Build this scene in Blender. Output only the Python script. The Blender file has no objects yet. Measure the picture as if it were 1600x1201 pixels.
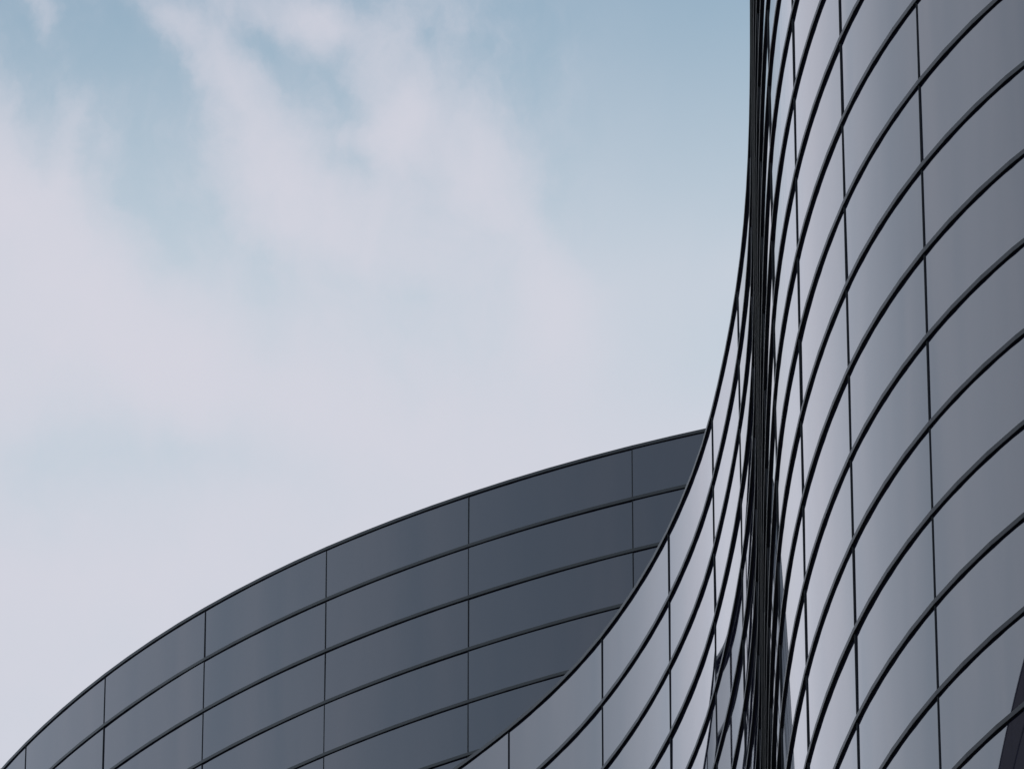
import bpy, math, random
from mathutils import Vector, Matrix
random.seed(7)
R = math.radians
sc = bpy.context.scene
C = sc.collection

# ---------------------------------------------------------------- camera
EYE = 1.6
cam_d = bpy.data.cameras.new('camera')
cam_d.sensor_width = 36.0
cam_d.lens = 15173.63 / 1600 * 36
cam_d.clip_start = 0.5
cam_d.clip_end = 20000
cam = bpy.data.objects.new('camera', cam_d)
cam.location = (0, 0, EYE)
cam.rotation_euler = (R(90 + 35.7165), 0, 0)
C.objects.link(cam)
sc.camera = cam

# ---------------------------------------------------------------- view, sky, sun
sc.view_settings.view_transform = 'Standard'
sc.view_settings.look = 'None'
sc.view_settings.exposure = 0
sc.view_settings.gamma = 1
sc.view_settings.use_curve_mapping = False

SKY_TINT = (1.26, 1.32, 1.04)
SUN_EL, SUN_AZ = 45.0, 75.0          # degrees; azimuth from +Y towards +X
world = bpy.data.worlds.new('World')
sc.world = world
world.use_nodes = True
nt = world.node_tree
nt.nodes.clear()
N, L = nt.nodes, nt.links


def mth(op, a, b=None, c=None, clamp=False):
    n = N.new('ShaderNodeMath'); n.operation = op; n.use_clamp = clamp
    for i, v in enumerate((a, b, c)):
        if v is None: continue
        if isinstance(v, (int, float)): n.inputs[i].default_value = v
        else: L.new(v, n.inputs[i])
    return n.outputs[0]


def ramp(v, a, b, lo=0.0, hi=1.0):
    n = N.new('ShaderNodeMapRange'); n.interpolation_type = 'SMOOTHSTEP'
    L.new(v, n.inputs['Value'])
    for k, x in (('From Min', a), ('From Max', b), ('To Min', lo), ('To Max', hi)):
        n.inputs[k].default_value = x
    return n.outputs['Result']


def rgbmix(fac, a, b):
    n = N.new('ShaderNodeMix'); n.data_type = 'RGBA'
    L.new(fac, n.inputs[0]) if not isinstance(fac, float) else setattr(n.inputs[0], 'default_value', fac)
    for s, v in ((n.inputs[6], a), (n.inputs[7], b)):
        if isinstance(v, tuple): s.default_value = (*v, 1)
        else: L.new(v, s)
    return n.outputs[2]


def noise(vec, scale, detail=5.0, rough=.55, dist=0.0, dims='3D', off=(0, 0, 0), stretch=(1, 1, 1), rot=0.0, out='Fac'):
    m = N.new('ShaderNodeMapping'); L.new(vec, m.inputs['Vector'])
    m.inputs['Location'].default_value = off
    m.inputs['Rotation'].default_value = (0, 0, rot)
    m.inputs['Scale'].default_value = stretch
    n = N.new('ShaderNodeTexNoise'); n.noise_dimensions = dims
    L.new(m.outputs[0], n.inputs['Vector'])
    n.inputs['Scale'].default_value = scale
    n.inputs['Detail'].default_value = detail
    n.inputs['Roughness'].default_value = rough
    n.inputs['Distortion'].default_value = dist
    return n.outputs[out]


tc = N.new('ShaderNodeTexCoord')
direc = tc.outputs['Generated']
sep = N.new('ShaderNodeSeparateXYZ'); L.new(direc, sep.inputs[0])
az = mth('ARCTAN2', sep.outputs[0], sep.outputs[1])
el = mth('ARCSINE', sep.outputs[2])
# sky-dome coordinates: azimuth and elevation, one unit = six degrees
U = mth('MULTIPLY_ADD', az, 7.74, 0.5)
V = mth('MULTIPLY_ADD', el, -9.519, 0.375 + 0.62337 * 9.519)
comb = N.new('ShaderNodeCombineXYZ'); L.new(U, comb.inputs[0]); L.new(V, comb.inputs[1])
P = comb.outputs[0]

# wind-warped coordinates for the wisps
wn = noise(P, 6.0, 7, .6, out='Color')
sub = N.new('ShaderNodeVectorMath'); sub.operation = 'SUBTRACT'
L.new(wn, sub.inputs[0]); sub.inputs[1].default_value = (.5, .5, .5)
scl = N.new('ShaderNodeVectorMath'); scl.operation = 'MULTIPLY'
L.new(sub.outputs[0], scl.inputs[0]); scl.inputs[1].default_value = (.10, .10, 0)
add = N.new('ShaderNodeVectorMath'); add.operation = 'ADD'
L.new(P, add.inputs[0]); L.new(scl.outputs[0], add.inputs[1])
W = add.outputs[0]


def bank(x, y, rx, ry, rot, amount, src=None):
    """a soft cloud bank (amount > 0) or a clearing (amount < 0) in dome coordinates"""
    m = N.new('ShaderNodeMapping'); m.vector_type = 'TEXTURE'
    L.new(src or W, m.inputs['Vector'])
    m.inputs['Location'].default_value = (x, y, 0)
    m.inputs['Rotation'].default_value = (0, 0, R(rot))
    m.inputs['Scale'].default_value = (rx, ry, 1)
    ln = N.new('ShaderNodeVectorMath'); ln.operation = 'LENGTH'
    L.new(m.outputs[0], ln.inputs[0])
    return ramp(ln.outputs['Value'], 0.0, 1.0, amount, 0.0)


# distance from this stretch of sky: far from it there is an even, thin veil
dist = N.new('ShaderNodeVectorMath'); dist.operation = 'DISTANCE'
L.new(P, dist.inputs[0]); dist.inputs[1].default_value = (.4, .4, 0)
local = ramp(dist.outputs['Value'], 0.8, 2.2, 1.0, 0.0)

BANKS = [
    # x, y, rx, ry, rotation, amount  (unit six degrees; y runs down)
    (-.02, 0.18, .09, .09, 20, .85),      # left cloud edge
    (0.02, 0.24, .14, .09, 45, .70),
    (0.09, 0.29, .18, .07, 42, .65),
    (0.00, 0.36, .26, .14, 20, .50),
    (0.20, 0.37, .30, .07, 22, .40),
    (0.058, 0.150, .022, .07, 5, .60),    # thin upright wisp
    (0.055, 0.205, .05, .06, 5, .30),
    (0.018, 0.016, .020, .042, -30, .62), # corner wisp
    (0.140, 0.012, .08, .03, 25, .40),    # diagonal streak
    (0.180, 0.040, .09, .045, 38, .50),
    (0.22, 0.080, .09, .045, 40, .55),
    (0.245, 0.125, .07, .05, 50, .45),
    (0.225, 0.160, .05, .04, 50, .30),
    (0.26, 0.19, .09, .05, 50, .55),
    (0.31, 0.195, .13, .05, 35, .50),
    (0.25, 0.005, .09, .03, 10, .55),
    (0.305, 0.008, .045, .030, 40, .65),   # puffs of the second streak
    (0.322, 0.030, .030, .034, 60, .55),
    (0.370, 0.030, .038, .05, 10, .55),
    (0.372, 0.090, .045, .07, -8, .70),
    (0.385, 0.132, .045, .04, 30, .60),
    (0.332, 0.140, .028, .022, 0, .40),
    (0.430, 0.110, .07, .05, 50, .42),
    (0.450, 0.020, .05, .03, 40, .22),
    (0.485, 0.165, .06, .07, 60, .55),
    (0.515, 0.235, .12, .045, 60, .60),
    (0.540, 0.300, .09, .06, 60, .40),
    (0.40, 0.18, .12, .06, 60, .40),
    (0.35, 0.215, .12, .05, 20, .42),
    (0.30, 0.235, .09, .03, 15, .40),
    (0.09, 0.055, .14, .09, 25, -.72),    # clearings
    (0.045, 0.085, .03, .09, -35, .16),
    (0.10, 0.11, .05, .03, 10, .12),
    (0.302, 0.066, .045, .045, 20, -.42),
    (0.25, 0.052, .045, .022, 0, -.36),
    (0.335, 0.110, .04, .03, 30, -.38),
    (0.345, 0.160, .04, .025, 20, -.30),
    (0.12, 0.17, .14, .11, 35, -.34),
    (0.19, 0.25, .14, .09, 30, -.20),
    (0.74, 0.08, .26, .36, 0, -.48),
    (0.04, 0.46, .20, .09, 8, -1.0),      # faint blue-grey lanes low down
    (0.21, 0.455, .20, .05, 5, -.62),
    (0.31, 0.40, .20, .06, 10, .20),
    (0.10, 0.57, .28, .05, -4, .25),
    (0.70, 0.38, .16, .10, 0, -.55),
]
grad = mth('ADD', ramp(V, -0.15, 0.20, .10, .30), ramp(V, .15, .52, 0.0, .80))
tot = grad
for b in BANKS:
    x, y, rx, ry, rot, amount = b
    tot = mth('ADD', tot, bank(x, y, rx * 1.25, ry * 1.25, rot, amount * .82))
n1 = noise(W, 8.0, 10, .62, 0.0, stretch=(1.4, .8, 1), rot=-.95)
n3 = noise(W, 26.0, 7, .62, 0.0, off=(5, 2, 0), stretch=(1.1, .9, 1), rot=-.7)
n2 = noise(W, 1.6, 4, .5, 0.0, off=(3.1, 1.7, .4))
calm = mth('MULTIPLY', ramp(V, .12, .50, 1.0, .55), ramp(U, .50, .62, 1.0, .14))
tot = mth('ADD', tot, mth('MULTIPLY', mth('SUBTRACT', n1, .5), mth('MULTIPLY', calm, 1.7)))
tot = mth('ADD', tot, mth('MULTIPLY', mth('SUBTRACT', n3, .5), mth('MULTIPLY', calm, .6)))
tot = mth('ADD', tot, mth('MULTIPLY', mth('SUBTRACT', n2, .5), .45))
# the veil over the rest of the dome: thinner away behind the viewer
g1 = noise(direc, 1.7, 3, .5, off=(.3, 2.2, 0))
# soft floor, then thickness to opacity
tot = mth('MULTIPLY', mth('ADD', tot, mth('SQRT', mth('ADD', mth('MULTIPLY', tot, tot), .05))), .5)
tot = mth('SUBTRACT', 1.0, mth('POWER', 2.71828, mth('MULTIPLY', tot, -1.25)), clamp=True)


def steps(v, base, *st):
    """sum of smooth steps over azimuth (degrees)"""
    r = None
    for (x0, x1, amt) in st:
        q = ramp(v, R(x0), R(x1), 0.0, amt)
        r = mth('ADD', r, q) if r else q
    return mth('ADD', r, base)


VEIL = steps(az, .34, (-140, -80, .10), (-80, -45, .06), (-45, -15, .30))
g2 = noise(direc, 6.5, 5, .55, .4, off=(1.3, .2, 4), stretch=(1, 1, 2.2))
veil = mth('ADD', VEIL, mth('MULTIPLY', mth('SUBTRACT', g1, .5), .16))
veil = mth('ADD', veil, mth('MULTIPLY', mth('SUBTRACT', g2, .5), .48))
veil = mth('MULTIPLY', veil, 1.0, clamp=True)
dens = mth('ADD', mth('MULTIPLY', tot, local), mth('MULTIPLY', veil, mth('SUBTRACT', 1.0, local)))
# sky brightness gain by azimuth, added outside the view to brighten the glass reflections
REFL_GAIN = steps(az, 1.22, (-145, -85, .82), (-66, -48, -.20), (-34, -14, -.26), (-16, -4.2, -.58))

sky = N.new('ShaderNodeTexSky'); sky.sky_type = 'NISHITA'
sky.sun_disc = False
sky.sun_elevation = R(SUN_EL)
sky.sun_rotation = R(SUN_AZ)
sky.air_density = 1.0; sky.dust_density = 1.0; sky.ozone_density = 1.0
tint = N.new('ShaderNodeVectorMath'); tint.operation = 'MULTIPLY'
L.new(sky.outputs[0], tint.inputs[0]); tint.inputs[1].default_value = SKY_TINT
BLUE = tint.outputs[0]
CLOUD = (4.82, 4.75, 5.30)
# pale haze low in this stretch of sky, cloud above it
HAZE = (3.70, 4.35, 4.95)
BLUE = rgbmix(mth('MULTIPLY', ramp(V, -.12, .34, .0, 1.0), local), BLUE, HAZE)
gained = N.new('ShaderNodeVectorMath'); gained.operation = 'SCALE'
L.new(rgbmix(dens, BLUE, CLOUD), gained.inputs[0]); L.new(REFL_GAIN, gained.inputs['Scale'])
col = gained.outputs[0]
bg = N.new('ShaderNodeBackground'); L.new(col, bg.inputs['Color'])
bg.inputs['Strength'].default_value = 0.14
wo = N.new('ShaderNodeOutputWorld'); L.new(bg.outputs[0], wo.inputs['Surface'])

sun_d = bpy.data.lights.new('sun', 'SUN')
sun_d.energy = 0.6
sun_d.angle = R(10)
sun_d.color = (1.0, .96, .90)
sun = bpy.data.objects.new('sun', sun_d)
sd = Vector((math.sin(R(SUN_AZ)) * math.cos(R(SUN_EL)), math.cos(R(SUN_AZ)) * math.cos(R(SUN_EL)), math.sin(R(SUN_EL))))
sun.rotation_euler = sd.to_track_quat('Z', 'Y').to_euler()
C.objects.link(sun)


# ---------------------------------------------------------------- materials
def principled(name, base, rough, ior=1.5, metal=0.0, noise_amt=0.0, noise_scale=3.0, spec=None, rough_var=0.0, obj_var=0.0):
    m = bpy.data.materials.new(name); m.use_nodes = True
    t = m.node_tree; b = t.nodes['Principled BSDF']
    b.inputs['Base Color'].default_value = (*base, 1)
    b.inputs['Roughness'].default_value = rough
    b.inputs['IOR'].default_value = ior
    b.inputs['Metallic'].default_value = metal
    co = t.nodes.new('ShaderNodeTexCoord')
    if noise_amt:
        n = t.nodes.new('ShaderNodeTexNoise'); n.inputs['Scale'].default_value = noise_scale
        n.inputs['Detail'].default_value = 6
        t.links.new(co.outputs['Object'], n.inputs['Vector'])
        mr = t.nodes.new('ShaderNodeMapRange')
        mr.inputs['To Min'].default_value = 1 - noise_amt; mr.inputs['To Max'].default_value = 1 + noise_amt
        t.links.new(n.outputs['Fac'], mr.inputs['Value'])
        v = t.nodes.new('ShaderNodeVectorMath'); v.operation = 'SCALE'
        v.inputs[0].default_value = base
        t.links.new(mr.outputs[0], v.inputs['Scale'])
        t.links.new(v.outputs[0], b.inputs['Base Color'])
    if rough_var:
        n = t.nodes.new('ShaderNodeTexNoise'); n.inputs['Scale'].default_value = .35
        n.inputs['Detail'].default_value = 3
        t.links.new(co.outputs['Object'], n.inputs['Vector'])
        mr = t.nodes.new('ShaderNodeMapRange')
        mr.inputs['To Min'].default_value = rough - rough_var; mr.inputs['To Max'].default_value = rough + rough_var
        t.links.new(n.outputs['Fac'], mr.inputs['Value'])
        t.links.new(mr.outputs[0], b.inputs['Roughness'])
    return m


M_GLASS = principled('tinted_glass', (.012, .012, .031), .012, ior=2.0)
M_FIN = principled('dark_anodised_metal', (.017, .019, .024), .5, noise_amt=.18, noise_scale=2.0)
M_SEAL = principled('black_seal', (.006, .008, .014), .8)
M_CORE = principled('dark_backing', (.02, .02, .022), .8, noise_amt=.1)
M_ROOF = principled('roof_gravel', (.18, .18, .17), .95, noise_amt=.3, noise_scale=20)
M_PAVE = principled('plaza_stone', (.10, .10, .10), .85, noise_amt=.25, noise_scale=.8)


# ---------------------------------------------------------------- helpers
def link(name, verts, faces, mat, parent=None, smooth=False):
    me = bpy.data.meshes.new(name)
    me.from_pydata(verts, [], faces)
    me.materials.append(mat)
    if smooth:
        me.polygons.foreach_set('use_smooth', smooth if isinstance(smooth, list) else [True] * len(faces))
    me.validate(); me.update()
    o = bpy.data.objects.new(name, me)
    C.objects.link(o)
    if parent:
        o.parent = parent
        o.matrix_parent_inverse = parent.matrix_world.inverted()
    return o


def spline(pts, heads):
    """smooth plan curve through points with given headings (degrees left of +Y)"""
    n = len(pts)
    s = [0.0]
    for a, b in zip(pts, pts[1:]):
        s.append(s[-1] + math.dist(a, b))
    tg = [(-math.sin(R(h)), math.cos(R(h))) for h in heads]

    def ev(t):
        i = 0
        while i < n - 2 and t > s[i + 1]: i += 1
        h = s[i + 1] - s[i]
        u = (t - s[i]) / h
        a0 = 2 * u ** 3 - 3 * u * u + 1; a1 = u ** 3 - 2 * u * u + u
        a2 = -2 * u ** 3 + 3 * u * u; a3 = u ** 3 - u * u
        b0 = 6 * u * u - 6 * u; b1 = 3 * u * u - 4 * u + 1; b3 = 3 * u * u - 2 * u
        r = []; dr = []
        for c in range(2):
            p, q, m, k = pts[i][c], pts[i + 1][c], tg[i][c] * h, tg[i + 1][c] * h
            r.append(a0 * p + a1 * m + a2 * q + a3 * k)
            dr.append(b0 * p + b1 * m - b0 * q + b3 * k)
        k = math.hypot(*dr)
        return r[0], r[1], dr[0] / k, dr[1] / k
    return s, ev


class Facade:
    """a curved curtain wall: plan curve, outward side, joints and row heights"""
    def __init__(self, pts, heads, joints, rim, rows, sub=8):
        self.s, self.ev = spline(pts, heads)
        self.j = joints            # arc parameters of the joints
        self.rim = rim; self.rows = rows; self.sub = sub

    def at(self, t, d):
        x, y, tx, ty = self.ev(t)
        return x - ty * d, y + tx * d          # outward = tangent turned left ...

    def ring(self, t0, t1, n):
        return [t0 + (t1 - t0) * i / n for i in range(n + 1)]

    def sweep(self, ts, profile, closed=True):
        """profile = list of (d, z) swept along the plan; returns verts, faces"""
        v = []; f = []
        k = len(profile)
        for t in ts:
            for d, z in profile:
                x, y = self.at(t, d); v.append((x, y, z))
        for i in range(len(ts) - 1):
            for a in range(k if closed else k - 1):
                b = (a + 1) % k
                f.append((i * k + a, (i + 1) * k + a, (i + 1) * k + b, i * k + b))
        if closed:
            f.append(tuple(range(k))); f.append(tuple(reversed(range((len(ts) - 1) * k, len(ts) * k))))
        return v, f


FH, FD = .064, .025        # fin height and projection


def fin_profile(z, inner=-.03):
    return [(inner, z), (FD - .003, z), (FD, z + .003), (FD, z + FH - .006), (FD - .006, z + FH), (inner, z + FH)]


def panel_mesh(fc, t0, t1, z0, z1, n=10, jit=None):
    """one curved glass pane, 18 mm thick, a hair out of true; the outer skin has its own
    vertices and the true normals of the bent sheet"""
    if jit is None: jit = (random.gauss(0, .0016), random.gauss(0, .0022))
    g = .006
    ts = fc.ring(t0 + g, t1 - g, n)
    v = []; f = []; nr = []
    tm = (t0 + t1) / 2; zm = (z0 + z1) / 2
    zs = (z0 + .003, z1 - .003)
    for t in ts:
        for z in zs:
            x, y = fc.at(t, jit[0] * (t - tm) + jit[1] * (z - zm)); v.append((x, y, z))
            tx, ty = fc.ev(t)[2:]
            m = Vector((-ty - jit[0] * tx, tx - jit[0] * ty, -jit[1])).normalized()
            nr.append(tuple(m))
    for i in range(n):
        a = i * 2
        f.append((a, a + 1, a + 3, a + 2))
    nf = len(f)
    o = len(v)
    for t in ts:
        for z in zs:
            d = jit[0] * (t - tm) + jit[1] * (z - zm)
            for dd in (d, d - .018):
                x, y = fc.at(t, dd); v.append((x, y, z)); nr.append((0, 0, 0))
    for i in range(n):
        a = o + i * 4; b = a + 4
        f.append((a + 1, a + 3, b + 3, b + 1))
        f.append((a + 2, b + 2, b + 3, a + 3))
        f.append((a, a + 1, b + 1, b))
    f.append((o, o + 2, o + 3, o + 1))
    e = o + n * 4
    f.append((e, e + 1, e + 3, e + 2))
    sm = [True] * nf + [False] * (len(f) - nf)
    return v, f, sm, nr


def set_normals(o, nr):
    """zero entries keep the flat normal"""
    o.data.normals_split_custom_set_from_vertices(nr)


TH = .62337; FPX = 15173.63


def project(x, y, z):
    z -= EYE
    zc = y * math.cos(TH) + z * math.sin(TH); yc = -y * math.sin(TH) + z * math.cos(TH)
    return 800 + FPX * x / zc, 600.5 - FPX * yc / zc


def cell_area(fc, t0, t1, z0, z1):
    """how large a pane stands in the picture (0 when outside): decides which panes become single parts"""
    q = [project(*fc.at(t, 0), z) for t, z in ((t0, z0), (t1, z0), (t1, z1), (t0, z1))]
    xs = [p[0] for p in q]; ys = [p[1] for p in q]
    if max(xs) < 0 or min(xs) > 1600 or max(ys) < 0 or min(ys) > 1201: return 0
    a = 0
    for (x0, y0), (x1, y1) in zip(q, q[1:] + q[:1]): a += x0 * y1 - x1 * y0
    ox = min(max(xs), 1600) - max(min(xs), 0); oy = min(max(ys), 1201) - max(min(ys), 0)
    return abs(a) / 2 * (ox / max(1, max(xs) - min(xs))) * (oy / max(1, max(ys) - min(ys)))


def offset_poly(fc, ts, d):
    return [fc.at(t, d) for t in ts]


def curtain_building(name, label, cat, fc, back_pts, parapet=True, single_panes=True):
    """glass panes, horizontal fins, seals, coping, core and roof under one Empty"""
    root = bpy.data.objects.new(name, None)
    bx, by = fc.at(fc.j[len(fc.j) // 2], -2)
    root.location = (bx, by, 0)
    root.empty_display_size = 3
    C.objects.link(root)
    bpy.context.view_layer.update()
    root['label'] = label; root['category'] = cat
    rim, rows, js = fc.rim, fc.rows, fc.j
    # core behind the panes and a closed body
    ts = []
    for a, b in zip(js, js[1:]): ts += fc.ring(a, b, 6)[:-1]
    ts.append(js[-1])
    poly = offset_poly(fc, ts, -.06) + back_pts
    n = len(poly)
    zt = rim - .03
    v = [(x, y, 0) for x, y in poly] + [(x, y, zt) for x, y in poly]
    f = [(i, (i + 1) % n, n + (i + 1) % n, n + i) for i in range(n)]
    link('wall', v, f, M_CORE, root)
    zr = rim - .6
    link('roof', [(x, y, zr) for x, y in poly], [tuple(range(n))], M_ROOF, root)
    # coping along the rim
    fts = []
    for a, b in zip(js, js[1:]): fts += fc.ring(a, b, 4)[:-1]
    fts.append(js[-1])
    prof = [(-.42, rim), (FD - .003, rim), (FD, rim + .003), (FD, rim + FH - .006), (FD - .006, rim + FH), (-.42, rim + FH)]
    v, f = fc.sweep(fts, prof)
    link('coping', v, f, M_FIN, root)
    # fins
    for k in range(1, rows + 1):
        z = rim - k
        if z < .3: break
        v, f = fc.sweep(fts, fin_profile(z))
        link('fin', v, f, M_FIN, root)
    # vertical seals
    for t in js:
        w, d = .010, .013
        sec = []
        for (dt, dd) in ((-w, -.02), (-w, .002), (-w * .6, d * .8), (0, d), (w * .6, d * .8), (w, .002), (w, -.02)):
            x, y, tx, ty = fc.ev(t)
            sec.append((x + tx * dt - ty * dd, y + ty * dt + tx * dd))
        k = len(sec)
        zb = .1
        zt = rim - .002
        v = [(x, y, zb) for x, y in sec] + [(x, y, zt) for x, y in sec]
        f = [(i, (i + 1) % k, k + (i + 1) % k, k + i) for i in range(k)]
        link('joint_seal', v, f, M_SEAL, root)
    # panes
    cells = []
    for c in range(len(js) - 1):
        for k in range(rows):
            z1 = rim - k; z0 = z1 - 1 + FH
            if k == rows - 1: z0 = max(.1, z1 - 1)
            if z0 < .05: continue
            cells.append((cell_area(fc, js[c], js[c + 1], z0, z1), c, k, z0, z1))
    cells.sort(key=lambda q: -q[0])
    rv = []; rf = []; rs = []; rn = []
    for i, (ar, c, k, z0, z1) in enumerate(cells):
        if single_panes and ar > 0 and i < 100:
            v, f, sm, nr = panel_mesh(fc, js[c], js[c + 1], z0, z1)
            set_normals(link('glass_pane', v, f, M_GLASS, root, smooth=sm), nr)
        else:
            v, f, sm, nr = panel_mesh(fc, js[c], js[c + 1], z0, z1, n=10 if ar > 0 else 5)
            o = len(rv)
            rv += v; rf += [tuple(q + o for q in g) for g in f]; rs += sm; rn += nr
    if rv:
        o = link('glass_pane', rv, rf, M_GLASS, root, smooth=rs)
        set_normals(o, rn)
        o['kind'] = 'stuff'
    return root


# ---------------------------------------------------------------- ground
def sheet(name, x0, x1, y0, y1, z, mat):
    o = link(name, [(x0, y0, z), (x1, y0, z), (x1, y1, z), (x0, y1, z)], [(0, 1, 2, 3)], mat)
    o['kind'] = 'structure'
    return o


sheet('ground', -6000, 6000, -6000, 6000, 0, M_PAVE)

# ---------------------------------------------------------------- near tower: an S in plan
JN = [(3.884, 73.505), (3.226, 75.431), (2.842, 77.604), (2.673, 80.02), (2.720, 86.55),
      (2.686, 93.164), (2.426, 95.742), (1.928, 98.214), (1.127, 100.506), (-0.04, 102.597)]
HN = [24.3, 13.7, 6.7, 1.3, -1.25, 4.0, 7.4, 15.0, 23.5, 34.5]
# on round the bulge to the right of the last measured joint (walked towards the viewer)
right = []; hr = []
x, y, h = 3.884, 73.505, 24.1
for i in range(9):
    for _ in range(20):
        x += math.sin(R(h)) * .105; y -= math.cos(R(h)) * .105
        h += (6.3 if i < 4 else 7.5) * .105
    right.append((x, y)); hr.insert(0, h)
# on round the hollow to the left
left = []; hl = []
x, y, h = -0.04, 102.597, 34.5
for i in range(6):
    for _ in range(20):
        x -= math.sin(R(h)) * .12; y += math.cos(R(h)) * .12
        h += (3.4 if i < 3 else 1.0) * .12
    left.append((x, y)); hl.append(h)
pts = list(reversed(right)) + JN + left
NR = len(right)
f0 = Facade(pts, hr + HN + hl, [], EYE + 68.35154, 69)
js = f0.s[:NR + 4]
a, b = f0.s[NR + 3], f0.s[NR + 5]
js += [a + (b - a) * i / 5 for i in range(1, 5)]
js += f0.s[NR + 5:]
f0.j = js
lx, ly = pts[-1]
rx, ry = pts[0]
tower = curtain_building(
    'glass_tower', 'tall pale glass tower swooping in an S curve at the right, nearest the viewer',
    'tower', f0,
    [(lx - .5, ly + 4), (lx + 6, ly + 6.5), (rx + 6, ly + 4), (rx + 7, ry + 12), (rx + 4, ry + 2)])

# ---------------------------------------------------------------- back wing: a convex bow
JB = [(1.917, 126.521), (-0.695, 127.835), (-3.004, 129.355), (-5.012, 131.083), (-6.715, 133.017), (-8.108, 135.078)]
HB = [66.7, 60.0, 53.1, 45.4, 37.5, 30.6]
right = []; hr = []
x, y, h = 1.917, 126.521, 66.7
for i in range(6):
    for _ in range(20):
        x += math.sin(R(h)) * .14; y -= math.cos(R(h)) * .14
        h += 2.4 * .14
    right.append((x, y)); hr.insert(0, h)
left = []; hl = []
x, y, h = -8.108, 135.078, 30.6
for i in range(7):
    for _ in range(20):
        x -= math.sin(R(h)) * .125; y += math.cos(R(h)) * .125
        h -= 3.2 * .125
    left.append((x, y)); hl.append(h)
pts = list(reversed(right)) + JB + left
f1 = Facade(pts, hr + HB + hl, [], EYE + 89.69662, 91)
f1.j = f1.s[:]
lx, ly = pts[-1]
rx, ry = pts[0]
wing = curtain_building(
    'glass_building', 'dark slate blue glass building with arching roofline, behind the pale tower at lower left',
    'building', f1,
    [(lx + 3, ly + 8), (rx, ly + 8), (rx + 1, ry + 3)])

# ---------------------------------------------------------------- a darker slab off to the left, seen only mirrored in the near tower
cx, cy, h = -35.38, 68.02, 186.0
tx, ty = -math.sin(R(h)), math.cos(R(h))
pts = [(cx + tx * 2.5 * i, cy + ty * 2.5 * i) for i in range(-16, 5)]
f2 = Facade(pts, [h] * 21, [], EYE + 78.98, 79)
f2.j = f2.s[:]
(ax_, ay_), (bx_, by_) = pts[0], pts[-1]
slab = curtain_building(
    'glass_block', 'dark flat glass block, seen only mirrored at the bottom right of the tower',
    'office block', f2,
    [(bx_ - 16, by_ - 1.7), (ax_ - 16, ay_ - 1.7)])
